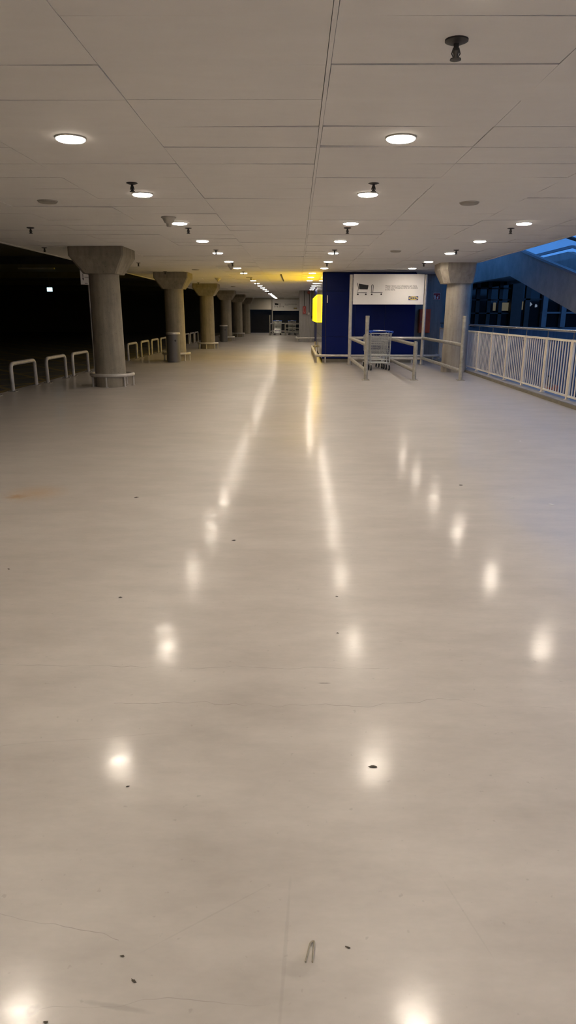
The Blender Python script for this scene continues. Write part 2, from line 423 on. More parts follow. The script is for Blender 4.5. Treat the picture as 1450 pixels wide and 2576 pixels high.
for i, (x0, x1, z0, z1, side) in enumerate(((8.42, 8.53, 1.62, 1.95, 'narrow pale window glowing left of the facade corner pillar'), (8.8, 9.08, 1.62, 1.95, 'wide pale window glowing beside the facade corner pillar'),
                                  (9.52, 9.70, 1.66, 2.0, 'pale yellow window glowing just right of the facade corner pillar'))):
    o = MB().bbox(x0+.5*0, x1, 30.4, 30.44, z0, z1, .01).build('lit_panel', M['winlit']); tag(o, side, 'light panel', 'glowing panels behind the dark facade')
for i, (x, z, sz, l) in enumerate(((10.72, 2.58, .12, 'pale sky glimpse between dark trees, high under the sloping walkway'), (10.85, 1.92, .10, 'cluster of pale sky glimpses behind the facade, lower left one'), (11.12, 1.86, .09, 'small pale sky glimpse behind the facade, just left of the pale mullion'), (9.80, 2.98, .05, 'tiny bright sky glimpse at the top of the facade corner pillar'))):
    rr = random.Random(i+5); pts = [(x+sz*(.4+.8*rr.random())*math.cos(a*.7), z+sz*(.4+.8*rr.random())*math.sin(a*.7)) for a in range(9)]
    tag(MB().prism(pts, 'y', 33.0, 33.03).build('sky_glimpse', M['skybit']), l, 'sky gap', 'sky glimpses behind the facade')
# moving walkway: sloping down towards the viewer, landing slab at the top
wk = empty('moving_walkway', 'blue-lit concrete inclined walkway with glass balustrades above the void', 'walkway', (7.0, 23.58, 2.67))
SL = .205
def wz(y): return 2.67-(23.58-y)*SL if y < 23.58 else 2.67
def WP(name, mt, x0, x1, ys, zb, zt, sm=False):           # band following the slope between offsets zb..zt
    mb = MB(); pts = [(y-23.58, wz(y)+zb-2.67) for y in ys]+[(y-23.58, wz(y)+zt-2.67) for y in reversed(ys)]
    mb.prism(pts, 'x', x0-7, x1-7); return mb.build(name, mt, wk)
WP('side_girder', M['beam'], 7.0, 7.28, (30, 23.58, 1.0), 0, .86)
WP('side_girder', M['beam'], 8.8, 9.0, (30, 23.58, 1.0), 0, .75)
WP('walkway_underside', M['beam'], 7.28, 8.8, (30, 23.58, 1.0), .12, .3)
WP('skirt_trim', M['alulit'], 6.97, 7.08, (30, 23.58, 1.0), .87, .93)
WP('skirt_trim', M['alulit'], 8.9, 9.0, (30, 23.58, 1.0), .87, .95)
for x in (7.02, 8.88):
    WP('glass_balustrade', M['glass'], x, x+.02, (30, 23.58, 1.0), .93, 1.62)
    mb = MB().tube([(x+.01-7, y-23.58, wz(y)+1.67-2.67) for y in (30, 24.2, 23.58, 23.0, 1.0)], .045, 8); mb.build('handrail', M['rubber'], wk, True)
o = MB().bbox(-.14, .14, -.03, .03, 0, .2, .01).build('exit_sign', M['cyan'], None, loc=(6.72, 26.05, -.95)); tag(o, 'small glowing cyan panel seen beneath the far end of the railing', 'sign')
struct(MB().box(6.4, 18.2, 26.2, 26.4, -2.3, -.55).build('wall_low_parapet', M['under']))

# ------------------------------------------------------------------ columns
def column(x, y, label, hl=.53, hr=.53, bl=.335, br_=.335, rb=.305, k1=.03, mt='concrete'):
    c = empty('concrete_column', label, 'column', (x, y, 0), 0, 'round concrete columns of the hall')
    MB().lathe([(rb+.012, 0), (rb+.006, .4), (rb, 1.2), (rb-.008, 2.22)], 40).build('shaft', M[mt], c, True)
    z0, z1, z2 = 2.205, CZ-.165, CZ+.02
    mb = MB(); cc = .05
    def sq(l, h, hy, z, k): return [(-l+k,-hy,z),(h-.03,-hy,z),(h,-hy+.03,z),(h,hy-.03,z),(h-.03,hy,z),(-l+k,hy,z),(-l,hy-k,z),(-l,-hy+k,z)]
    vv = sq(bl, br_, .335, z0, .05+k1*.6)+sq(hl, hr, .53, z1, k1)+sq(hl, hr, .53, z2, k1)
    ff = [tuple(range(7,-1,-1)), tuple(range(16,24))]
    for k in (0, 8):
        for i in range(8): ff.append((k+i, k+(i+1)%8, k+8+(i+1)%8, k+8+i))
    mb.add(vv, ff).build('capital', M[mt], c)
    return c
def bumper(x, y, label):
    b = empty('column_bumper', label, 'bumper rail', (x, y, 0), 0, 'ring bumper rails around the columns')
    MB().tube([(.425*math.cos(2*math.pi*i/40), .425*math.sin(2*math.pi*i/40), .235) for i in range(40)], .038, 10, True).build('ring_rail', M['galv'], b, True)
    for k in range(7):
        a = math.pi*2*(k+.2)/7; px, py = .425*math.cos(a), .425*math.sin(a)
        l = MB().tube([(px, py, 0), (px, py, .22)], .021, 8).lathe([(.045, 0), (.045, .007)], 10, (px, py, 0)).build('leg', M['galv'], b, True)
    return b
CY = [14.25, 22.4, 30.45, 38.9, 46.6, 55.0]
CX = [-3.87, -3.9, -3.9, -3.93, -3.93, -3.97]
cl = ['nearest weathered round concrete column with flared capital, on the dark parking side', 'concrete column with flared capital standing behind the nearer grey litter bin',
      'yellow-lit concrete column, third along the dark parking side', 'dim concrete column beside the farther grey litter bin, fourth in the row',
      'shadowed concrete column, fifth in the row along the parking deck', 'small far column at the end of the row beside the dark shutter']
for i in range(6):
    column(CX[i], CY[i], cl[i])
    if i < 5: bumper(CX[i], CY[i]+(.12 if i == 0 else 0), ['steel ring bumper around the foot of the nearest column', 'steel ring bumper partly hidden behind the nearer litter bin', 'steel ring bumper around the foot of the yellow-lit third column',
                    'steel ring bumper beside the farther litter bin', 'steel ring bumper around the fifth, shadowed column'][i])
column(4.15, 18.3, 'bright concrete column with chamfered capital beside the cream railing', .58, .29, .44, .285, .315, .16, 'concrete_lit')

# ------------------------------------------------------------------ downlights
def downlight(x, y, label, lit=True):
    d = empty('ceiling_downlight', label, 'ceiling light', (x, y, CZ-.006), 0, 'lit round downlights' if lit else 'unlit round downlights')
    MB().lathe([(.114, .02), (.114, .001), (.110, -.003), (.106, -.004)], 32).build('trim_ring', M['pvc'], d, True)
    MB().lathe([(.1055, .0), (.104, -.010), (.094, -.017), (.06, -.021), (.001, -.022)], 32).build('diffuser', M['lamp'] if lit else M['lampoff'], d, True)
    return d
rows = [(-1.672, 5.513, list(range(-3, 8))+[9,10,11,12,13,14,16,17,18,19,20,21], 'left-hand row'), (.752, 5.513, list(range(-3, 7))+[10,11,12,13,14,15,16,17,18,19,20,21], 'centre row'),
        (3.192, 5.513, list(range(-3, 7)), 'right-hand row')]
for (x, y0, idx, rn) in rows:
    n = 0
    for k in idx:
        y = y0+2.4*k
        if rn == 'centre row' and y > 37: continue
        if y > Y1-.4: continue
        if k < 0: lab = 'lit round downlight of the %s, %s' % (rn, ('just above the picture edge', 'overhead of the viewer', 'behind the viewer')[-k-1])
        else:
            n += 1; lab = 'lit round downlight, %s of the %s counted from the viewer' % (ORD[min(n-1,19)], rn)
        downlight(x, y, lab)
for k, y in enumerate((22.3, 24.7, 27.05)): downlight(.47, y, 'lit round downlight, %s of the three beside the yellow lightbox' % ORD[k])
for x, y, l in ((-2.87, 8.4, 'unlit grey downlight near the dark edge of the ceiling, nearest of the unlit ones'), (1.98, 8.5, 'unlit grey downlight between the centre and right rows, nearer one'), (2.0, 14.7, 'unlit grey downlight above the cart return sign, farther one'),
                (-2.93, 20.6, 'unlit grey downlight above the second column'), (-2.95, 32.7, 'unlit grey downlight near the fourth column'), (-1.67, 24.75, 'unlit downlight in the yellow-lit strip of ceiling'), (-1.67, 41.5, 'unlit downlight near the far end of the left row')):
    downlight(x, y, l, False)

# ------------------------------------------------------------------ sprinklers and detectors
def sprinkler(x, y, label):
    s = empty('sprinkler', label, 'sprinkler', (x, y, CZ), 0, 'dark ceiling sprinklers')
    MB().lathe([(.055, .012), (.055, -.004), (.035, -.012), (.012, -.014)], 20).build('escutcheon', M['sprk'], s, True)
    MB().lathe([(.014, -.01), (.012, -.03), (.017, -.045), (.011, -.06), (.013, -.078)], 12).build('stem', M['sprk'], s, True)
    mb = MB().lathe([(.026, -.076), (.027, -.081), (.01, -.083)], 16)
    mb.tube([(-.012,0,-.03), (-.02,0,-.055), (-.006,0,-.078)], .003, 6).tube([(.012,0,-.03), (.02,0,-.055), (.006,0,-.078)], .003, 6)
    mb.build('deflector', M['sprk'], s)
    return s
rn = {-4.02: 'row nearest the parking edge', -1.64: 'left-hand light row', .748: 'centre light row', 3.185: 'right-hand light row'}
for x in (-4.02, -1.64, .748, 3.185):
    for k in range(0, 12):
        y = 3.70+3.6*k
        if x == 3.185 and y > 19: continue
        if x == .748 and 21.5 < y < 34.5: continue
        if x == -4.02 and (min(abs(y-c) for c in CY) < .65): continue
        if x in (-4.02, 3.185, -1.64) and k == 0: continue
        sprinkler(x, y, 'small dark pendent sprinkler, %s along the %s' % (ORD[k], rn[x]))
sprinkler(-4.95, 14.06, 'small dark sprinkler near the dark ceiling edge beside the nearest column')
def detector(x, y, label, s=1):
    d = empty('smoke_detector', label, 'smoke detector', (x, y, CZ), 0, 'cone-shaped ceiling detectors')
    MB().lathe([(.10*s, .01), (.10*s, -.015), (.09*s, -.02)], 24).build('base_ring', M['pvc'], d, True)
    MB().lathe([(.088*s, -.015), (.06*s, -.07), (.035*s, -.085), (.03*s, -.12), (.015*s, -.125)], 24).build('cone', M['pvc'], d, True)
detector(-1.72, 9.72, 'grey cone-shaped detector beside the third downlight of the left row')
detector(-1.74, 18.75, 'grey cone-shaped detector between the far downlights of the left row', .9)
detector(-2.83, 25.4, 'yellow-lit cone-shaped detector near the second column capital', 1.2)
o = MB().box(-.54, -.50, 23.0, 27.3, CZ-.03, CZ-.006).build('board_gap_strip', M['sprk']); tag(o, 'thin dark gap between boards along the yellow-lit ceiling strip', 'conduit')  # dark strip laid under the boards in place of an open gap

# ------------------------------------------------------------------ hoop barriers on the parking side
def make_hoop(L):
    h = empty('hoop_barrier', '', 'barrier')
    MB().tube(bend([(0,0,0), (0,0,.52), (0,L,.52), (0,L,0)], .11), .038, 12).build('hoop_tube', M['galv'], h, True)
    for y in (0, L):
        b = MB().bbox(-.075, .075, y-.075, y+.075, 0, .01, .003).build('base_plate', M['galvold'], h)
        for dx in (-.055, .055):
            for dy in (-.055, .055): MB().lathe([(.009, .01), (.009, .024), (.004, .028)], 6, (dx, y+dy, 0)).build('anchor_bolt', M['bolt'], b)
    return h
hoop = make_hoop(1.22); first = True
HY = [11.2, 13.14, 14.82, 16.58, 22.15, 24.05, 25.8, 27.55, 32.15, 33.6, 35.3, 36.85, 40.3, 42.0]
HL = ['first hoop, cut by the picture edge', 'second hoop, the first one seen whole', 'third hoop along the parking edge', 'fourth hoop, next to the arrow sign pole',
      'first hoop beyond the nearest column', 'second hoop beyond the nearest column', 'third hoop beyond the nearest column', 'fourth hoop, half hidden by the nearer bin',
      'first hoop beyond the second column', 'second hoop beyond the second column', 'third hoop beyond the second column', 'fourth hoop, half hidden by the third column',
      'first hoop beyond the third column', 'second hoop beyond the third column, at the farther bin']
for y, l in zip(HY, HL):
    o = hoop if first else copy_tree(hoop); first = False
    o.location = (-5.49 if y < 14 else -5.41, y, 0); tag(o, 'grey steel hoop barrier, '+l, 'barrier', 'steel hoop barriers along the parking deck')

# arrow sign on a pole
s = empty('arrow_sign', 'tall thin pole with cream arrow board beside the nearest column', 'sign', (-5.3, 18.02, 0), R_(28))
MB().tube([(0,0,0), (0,0,2.2)], .028, 12).build('pole', M['galv'], s, True)
bp = MB().bbox(-.08, .08, -.08, .08, 0, .01, .003); [bp.lathe([(.01,.01),(.01,.025)], 6, (a,b,0)) for a in (-.06,.06) for b in (-.06,.06)]
bp.build('base_plate', M['galvold'], s)
bd = MB().bbox(-.20, .05, -.035, -.02, 2.16, 2.62, .004).build('sign_board', M['white'], s)
a = MB().box(-.140, -.128, -.037, -.0355, 2.27, 2.42).prism([(-.155, 2.315), (-.134, 2.25), (-.113, 2.315), (-.134, 2.30)], 'y', -.037, -.0355).build('arrow_print', M['ink'], bd)
a = MB().box(-.175, -.11, -.037, -.0355, 2.49, 2.515).box(-.10, .02, -.037, -.0355, 2.335, 2.342).box(-.09, .0, -.037, -.0355, 2.32, 2.326).box(-.1, -.03, -.037, -.0355, 2.18, 2.195).build('print_marks', M['grey_ink'], bd)

# litter bins
def litter_bin(x, y, label, r=.205, h=.9):
    b = empty('litter_bin', label, 'bin', (x, y, 0), 0, 'grey cylindrical litter bins')
    MB().lathe([(r-.01, .0), (r-.01, .03), (r, .035), (r, h-.05)], 36).build('body', M['bin'], b, True)
    mb = MB(); pr = [(r-.005, h-.055), (r+.012, h-.05), (r+.016, h-.025), (r+.006, h), (r-.03, h+.002), (r-.06, h-.02), (r-.07, h-.08)]
    mb.lathe(pr, 36).build('rim', M['galv'], b, True)
    MB().lathe([(r-.072, h-.10), (r-.072, h-.018), (r-.1, h-.012), (.0, h-.012)], 24).build('liner_opening', M['rubber'], b, True)
    o = MB().lathe([(.03, 0), (.03, .004), (.0, .004)], 20).build('badge', M['rubber'], b); o.rotation_euler = (R_(90), 0, R_(28)); o.location = (r*math.sin(R_(28)), -r*math.cos(R_(28)), h-.24)
litter_bin(-3.85, 21.62, 'grey cylindrical litter bin in front of the second column')
litter_bin(-3.98, 37.9, 'grey cylindrical litter bin in front of the fourth column, farther away', .2, .88)

# ------------------------------------------------------------------ yellow lightbox on the blue block
lb = empty('yellow_lightbox', 'glowing yellow lightbox on the narrow side of the blue block', 'light box', (.77, 22.0, 1.21))
MB().box(-.16, 0, 0, 5.45, 0, .82).build('lit_case', M['yellow'], lb)
MB().box(-.155, -.004, -.006, -.001, .01, .81).build('lit_end', M['yellow2'], lb)
MB().box(-.13, -.03, .06, 5.4, .821, .826).build('top_slot', M['yellowslot'], lb)
for y in (1.35, 2.7): MB().box(-.165, -.1605, y, y+.05, .0, .82).build('seam', M['logo_yellow'], lb)
for z in (.2, .5): MB().box(-.167, -.1615, .18, .3, z, z+.09).build('clip', M['bolt'], lb)
o = MB().box(.915, .945, 21.738, 21.75, 1.79, 2.01).build('label_plate', M['white']); tag(o, 'narrow white vertical plate on the blue front wall', 'plate')

# bumper rail round the blue block
br = empty('wall_bumper', 'long pale bumper rail at the foot of the blue block', 'bumper rail', (.6, 21.42, 0))
pts = bend([(.22,6.6,.225), (0,6.6,.225), (0,0,.225), (3.62,0,.225), (3.84,.25,.225), (3.84,.62,.225)], .1)
MB().tube(pts, .04, 12).build('rail', M['galv'], br, True)
for (x, y) in [(0,.25+k*1.05) for k in range(7)]+[(.28,0), (1.15,0), (2.05,0), (2.95,0), (3.6,0), (3.84,.5)]:
    MB().tube([(x,y,0),(x,y,.2)], .022, 8).lathe([(.045,0),(.045,.007)], 8, (x,y,0)).build('leg', M['galv'], br, True)
br = empty('wall_bumper', 'short pale bumper rail round the foot of the far grey wall', 'bumper rail', (.0, 37.6, 0))
MB().tube(bend([(-.03,2.6,.225), (-.03,0,.225), (1.0,0,.225)], .1), .04, 10).build('rail', M['galv'], br, True)
for (x, y) in ((0,.3), (0,1.4), (.02,.05), (.76,0)): MB().tube([(x,y,0),(x,y,.2)], .022, 8).build('leg', M['galv'], br, True)
o = tag(MB().bbox(.70, .745, 27.62, 27.68, .0, .42, .01).build('bollard_stub', M['pvc']), 'small cream stub post at the far corner of the blue block', 'post')

# ------------------------------------------------------------------ things on the grey walls
def fire_sign(x, y, z, wd, label):
    s = empty('fire_sign', label, 'sign', (x, y, z))
    MB().bbox(0, wd, -.012, 0, 0, wd*.92, .003).build('sign_plate', M['white'], s)
    MB().box(.008, wd-.008, -.0145, -.0125, .008, wd*.92-.008).build('red_field', M['red'], s)
    e = MB().prism([(.035,.02),(.075,.02),(.075,.105),(.065,.125),(.062,.145),(.045,.145),(.045,.125),(.035,.105)], 'y', -.017, -.015)
    e.tube([(.05,-.016,.14),(.03,-.016,.13),(.024,-.016,.09)], .004, 5).build('extinguisher_print', M['white'], s)
    e = MB().prism([(.12,.03),(.15,.03),(.165,.06),(.155,.09),(.145,.075),(.14,.12),(.125,.09),(.11,.07)], 'y', -.017, -.015).prism([(.17,.10),(.185,.11),(.18,.14),(.165,.13)], 'y', -.017, -.015)
    e.build('flame_print', M['white'], s)
fire_sign(4.39, 22.9, 1.91, .223, 'square red fire extinguisher sign on the grey wall')
c = empty('hose_cabinet', 'tall orange-red fire cabinet on the grey wall behind the corral', 'cabinet', (3.95, 22.9, .88))
MB().bbox(0, .36, -.16, 0, 0, .74, .01).build('cabinet_body', M['redorange'], c)
d = MB().bbox(.015, .345, -.178, -.161, .015, .725, .005).build('door', M['redorange'], c)
MB().box(.155, .2, -.182, -.1785, .18, .52).build('window_slot', M['ink'], d)
MB().box(.05, .07, -.186, -.1785, .33, .37).build('latch', M['bolt'], d)
b = empty('alarm_bell', 'round dark red alarm bell high on the far grey wall', 'alarm bell', (.63, 38.3, 2.58))
o = MB().lathe([(.075,0),(.075,.03),(.06,.055),(.02,.06)], 24).build('gong', M['red'], b, True); o.rotation_euler.x = R_(90)
o = MB().lathe([(.03,.06),(.03,.07)], 16).build('hub', M['bolt'], b, True); o.rotation_euler.x = R_(90)
c = empty('extinguisher_box', 'red extinguisher box on the far grey wall', 'cabinet', (.31, 38.3, 1.49))
MB().bbox(0, .17, -.1, 0, 0, .38, .015).build('case', M['red'], c)
MB().bbox(.045, .125, -.108, -.101, .06, .33, .01).build('front_glass', M['caster'], c)
MB().bbox(.06, .11, -.112, -.1085, .075, .315, .01).build('red_cylinder', M['red'], c)
for x, z0, z1, l in ((.40, 1.88, CZ, 'thin grey conduit running up from the red extinguisher box'), (.66, 1.55, 2.5, 'thin grey conduit running up to the alarm bell'), (.79, 1.36, CZ, 'thicker dark conduit beside the yellow lightbox edge')):
    o = MB().tube([(x, 38.27, z0), (x, 38.27, z1)], .018 if x < .7 else .03, 8).build('wall_conduit', M['slab'], None, True); tag(o, l, 'conduit')
o = MB().bbox(.59, .68, 38.22, 38.3, 1.44, 1.55, .01).build('switch_box', M['pvc']); tag(o, 'small pale switch box on the far grey wall', 'switch box')
o = MB().bbox(.48, .53, 38.24, 38.3, 1.44, 1.49, .005).build('call_point', M['bolt']); tag(o, 'tiny dark box between extinguisher box and switch', 'box')
o = MB().bbox(.76, .90, 38.2, 38.3, 1.23, 1.38, .01).build('meter_box', M['ink']); tag(o, 'small black box below the thick conduit on the far wall', 'box')

# ------------------------------------------------------------------ cart return corral with its sign
def text_mesh(body, size, width, name, mt, parent, loc, space=1.0):
    cu = bpy.data.curves.new(name, 'FONT'); cu.body = body; cu.size = size; cu.extrude = .001; cu.space_line = space; cu.offset = .0006
    tmp = bpy.data.objects.new('tmp', cu); col.objects.link(tmp)
    dg = bpy.context.evaluated_depsgraph_get(); dg.update()
    me = bpy.data.meshes.new_from_object(tmp.evaluated_get(dg))
    bpy.data.objects.remove(tmp); me.materials.clear(); me.materials.append(mt)
    xs_ = [v.co.x for v in me.vertices]; k = width/(max(xs_)-min(xs_)); x0 = min(xs_)
    for v in me.vertices: v.co.x = (v.co.x-x0)*k
    o = bpy.data.objects.new(name, me); col.objects.link(o); o.parent = parent; o.location = loc; o.rotation_euler.x = R_(90)
    return o
def make_corral():
    c = empty('cart_corral', '', 'cart return', (1.58, 15.75, 0))
    XA, XM, XB, YB = 0, 1.11, 2.17, 5.05
    def post(x, y, h, r, mt, nm='post'):
        p = MB().tube([(x,y,0),(x,y,h-.004),(x,y,h)], r, 14, radii=[r,r,r-.004]).build(nm, mt, c, True)
        b = MB().bbox(x-.085, x+.085, y-.085, y+.085, 0, .012, .003)
        for dx in (-.065,.065):
            for dy in (-.065,.065): b.lathe([(.01,.012),(.01,.026)], 6, (x+dx,y+dy,0))
        b.build('base_plate', M['post'], p)
    post(XA, 0, 1.42, .044, M['post']); post(XB, 0, 1.42, .044, M['post']); post(XM, 0, .83, .046, M['post'])
    MB().lathe([(.046,0),(.043,.018),(.03,.036),(.01,.046),(.001,.047)], 14, (XM,0,.828)).build('post_cap', M['post'], c, True)
    post(XA, YB, 2.56, .05, M['galv'], 'sign_post'); post(XB, YB, 2.56, .05, M['galv'], 'sign_post')
    for x in (XA, XM, XB):
        for z in (.79, .215): MB().tube([(x,0,z),(x,YB,z-.015)], .043, 12).build('side_rail', M['galvold'], c, True)
    for z in (.775, .18): MB().tube([(XA,YB,z),(XB,YB,z)], .04, 12).build('back_rail', M['galv'], c, True)
    # the sign between the tall posts
    W_, H_ = 2.06, .84; sx, sz, sy = .055, 1.73, YB-.045
    s = MB().bbox(sx, sx+W_, sy-.012, sy+.012, sz, sz+H_, .004).build('sign_panel', M['white'], c)
    for x in (sx-.012, sx+W_-.004):
        for z in (sz+.12, sz+H_-.12): MB().box(x, x+.016, sy-.006, sy+.03, z-.012, z+.012).build('bracket', M['galv'], s)
    yf, yb = sy-.0165, sy-.0125
    def q(px, py): return (sx+(px/6.59-9.3)/88., sz+H_-(py/6.59-10)/90.5)
    def Q(*l): return [q(*p) for p in l]
    b = MB().prism(Q((152,222),(318,248),(305,318),(163,315)), 'y', yb, yf)
    def stroke(l, wd=.0075): b.tube([(p[0], (yb+yf)/2, p[1]) for p in Q(*l)], wd, 6)
    stroke([(128,210),(152,300),(132,370),(293,370)]); 
    for p in ((142,398),(277,398),(377,398),(537,396)):
        X_, Z_ = q(*p); b.prism([(X_+.024*math.cos(a*math.pi/8), Z_+.024*math.sin(a*math.pi/8)) for a in range(16)], 'y', yb, yf)
    stroke([(358,367),(556,366)])
    stroke([(368,366),(369,262),(373,246),(384,238),(395,246),(399,262),(394,366)])
    b.build('cart_pictogram', M['ink'], s)
    x_, z_ = q(602, 268)
    text_mesh('Please return your shopping cart here.\nThank you! Shopping carts are available\nin the store.', .052, .945, 'sign_text', M['grey_ink'], s, (x_, sy-.0135, z_), 1.02)
    (lx0, lz1), (lx1, lz0) = q(1002, 428), q(1165, 493)
    MB().box(lx0, lx1, sy-.0155, sy-.0125, lz0, lz1).build('logo_field', M['logo_blue'], s)
    cx, cz = (lx0+lx1)/2, (lz0+lz1)/2; ww, hh = (lx1-lx0)/2, (lz1-lz0)/2
    MB().prism([(cx+ww*.95*math.cos(a*math.pi/24), cz+hh*.9*math.sin(a*math.pi/24)) for a in range(48)], 'y', sy-.0175, sy-.0156).build('logo_oval', M['logo_yellow'], s)
    L = MB(); y2, y1_ = sy-.0195, sy-.0176; lh = hh*.42; u = ww*1.5/4.0; x = cx-ww*.74
    def poly(pts): L.prism([(x+px*u, cz+(pz*2-1)*lh) for px, pz in pts], 'y', y1_, y2)
    poly([(.0,0),(.55,0),(.55,.18),(.42,.18),(.42,.82),(.55,.82),(.55,1),(0,1),(0,.82),(.13,.82),(.13,.18),(0,.18)]); x += u*.65
    poly([(0,0),(.33,0),(.33,.38),(.6,0),(1.0,0),(.6,.52),(.95,1),(.6,1),(.33,.62),(.33,1),(0,1)]); x += u*1.08
    poly([(0,0),(.9,0),(.9,.22),(.33,.22),(.33,.4),(.8,.4),(.8,.6),(.33,.6),(.33,.78),(.9,.78),(.9,1),(0,1)]); x += u*.98
    poly([(0,0),(.34,0),(.4,.2),(.75,.2),(.81,0),(1.18,0),(.78,1),(.38,1)])
    L.build('logo_letters', M['logo_blue'], s)
    return c
corral = make_corral(); tag(corral, 'steel cart return bay with pictogram sign in front of the blue wall', 'cart return')
far = copy_tree(corral); far.location = (-1.95, 50.3, 0); tag(far, 'distant steel cart return bay with pictogram sign at the end of the hall', 'cart return')
for z in (.79, .50, .215): MB().tube([(1.11,0,z),(2.17,0,z)], .035, 8).build('gate_bar', M['galvold'], far, True)
MB().tube([(1.64,0,.2),(1.64,0,.8)], .03, 8).build('gate_post', M['galvold'], far, True)

# ------------------------------------------------------------------ shopping carts
def make_cart():                                         # handle end at -y, nose at +y, origin on the floor under the handle
    c = empty('shopping_cart', '', 'shopping cart')
    wr, wt = .0028, .006
    # section corners: back (y=.06) and front (y=.80)
    def sec(y):
        t = (y-.06)/.74
        return (.272-.055*t, .965-.10*t, .238-.045*t, .36+.12*t)     # half width top, z top, half width bottom, z bottom
    b = MB()
    def loop(y, r=wr):
        a, zt, c_, zb = sec(y); b.tube([(-a,y,zt),(-c_,y,zb),(c_,y,zb),(a,y,zt)], r, 5)
    ys = [.10+.0583*k for k in range(13)]
    for y in ys: loop(y)
    for k in range(0, 7):
        u = k/6
        def sp(y, sgn):
            a, zt, c_, zb = sec(y); return (sgn*(c_+(a-c_)*u), y, zb+(zt-zb)*u)
        for sgn in (-1, 1): b.tube([sp(.06, sgn), sp(.80, sgn)], wr if k not in (0, 6) else wt, 6)
    for k in range(9):
        u = -1+2*k/8
        b.tube([(u*sec(.06)[2], .06, sec(.06)[3]), (u*sec(.80)[2], .80, sec(.80)[3]), (u*sec(.80)[0], .80, sec(.80)[1])], wr, 5)
    for k in range(6):
        z = sec(.8)[3]+(sec(.8)[1]-sec(.8)[3])*k/5; b.tube([(-.2,.80,z),(.2,.80,z)], wr if k < 5 else wt, 6)
    b.build('basket', M['chrome'], c)
    g = MB()                                             # hinged rear gate
    for k in range(13):
        x = -.225+.45*k/12; g.tube([(x*.98,.07,.37),(x*1.12,.065,.93 if abs(x) > .1 else .84)], wr, 5)
    for z in (.37,.52,.66,.78,.84): g.tube([(-.24,.068,z),(.24,.068,z)], wr+.001 if z < .78 else .0045, 6)
    g.tube(bend([(-.262,.06,.40),(-.272,.06,.955),(.272,.06,.955),(.262,.06,.40)], .04), .007, 6)
    g.build('rear_gate', M['chrome'], c)
    s = MB()                                             # child seat
    for k in range(9):
        x = -.17+.34*k/8; s.tube([(x,.09,.72),(x,.25,.70),(x,.29,.88)], wr, 5)
    for p in ((.13,.715),(.19,.708),(.25,.70)): s.tube([(-.18,p[0],p[1]),(.18,p[0],p[1])], wr, 5)
    s.tube([(-.18,.29,.88),(.18,.29,.88)], wt, 6); s.build('child_seat', M['chrome'], c)
    f_ = MB()                                            # tubular chassis
    for sg in (-1, 1):
        f_.tube(bend([(sg*.285,-.02,1.0),(sg*.27,.04,.93),(sg*.255,.06,.38),(sg*.25,.02,.20),(sg*.235,.40,.17),(sg*.19,.84,.155)], .03, 4), .012, 8)
        f_.tube([(sg*.235,.30,.175),(sg*.215,.55,.47)], .010, 8)
    f_.tube([(-.25,.02,.20),(.25,.02,.20)], .011, 8).tube([(-.26,.06,.40),(.26,.06,.40)], .013, 8).tube([(-.19,.84,.155),(.19,.84,.155)], .011, 8).tube([(-.24,.06,.28),(.24,.06,.28)], .008, 8)
    for k in range(7): f_.tube([(-.18+.06*k,.02,.195),(-.15+.05*k,.84,.16)], .003, 5)
    f_.build('chassis', M['chrome'], c, True)
    h = MB().tube([(-.31,-.03,1.0),(-.28,-.035,1.01),(0,-.055,1.025),(.28,-.035,1.01),(.31,-.03,1.0)], .0165, 12).build('handle', M['plastic_blue'], c, True)
    MB().bbox(-.10, .10, -.078, -.03, 1.03, 1.046, .006).build('handle_label', M['white'], h)
    for sx in (-1, 1): MB().bbox(sx*.285-.02, sx*.285+.02, -.05, .01, .975, 1.03, .006).build('handle_end', M['plastic_blue'], c)
    for (x, y) in ((-.245,.03),(.245,.03),(-.185,.82),(.185,.82)):
        k = MB().box(-.024,-.0205,-.02,.03,.06,.16).box(.0205,.024,-.02,.03,.06,.16).box(-.024,.024,-.02,.03,.155,.162).tube([(0,.005,.15),(0,.005,.175)], .009, 8)
        k = k.build('caster_fork', M['chrome'], c, loc=(x,y,0))
        wmb = MB().lathe([(.035,-.016),(.066,-.0175),(.071,-.012),(.071,.012),(.066,.0175),(.035,.016)], 20)
        wl = wmb.build('wheel', M['rubber'], k, True, loc=(0,0,.071)); wl.rotation_euler.y = R_(90)
        # hub
        hb = MB().lathe([(.034,-.019),(.036,-.017),(.036,.017),(.034,.019)], 14).build('wheel_hub', M['caster'], k, True, loc=(0,0,.071)); hb.rotation_euler.y = R_(90)
    return c
cart = make_cart(); cart.location = (2.24, 18.52, 0); cart.rotation_euler.z = R_(3)
tag(cart, 'wire shopping cart with blue handle, rearmost of those nested in the near corral', 'shopping cart', 'shopping carts in the near corral')
for k, (dx, dy, l) in enumerate(((-.045, .27, 'second wire shopping cart, nested into the rearmost one in the near corral'), (-.075, .54, 'wire shopping cart at the front of the nest in the near corral'))):
    o = copy_tree(cart); o.location = (2.24+dx, 18.52+dy, 0); o.rotation_euler.z = R_(3.5+k); o['label'] = l
for lane, x in (('left lane', -1.42), ('right lane', -.36)):
    for k in range(5):
        o = copy_tree(cart); o.location = (x, 50.65+(.0 if lane == 'left lane' else .35)+.29*k, 0); o.rotation_euler.z = 0
        o['label'] = 'distant wire shopping cart, %s from the front, %s of the far corral' % (ORD[k], lane); o['group'] = 'shopping carts in the far corral'

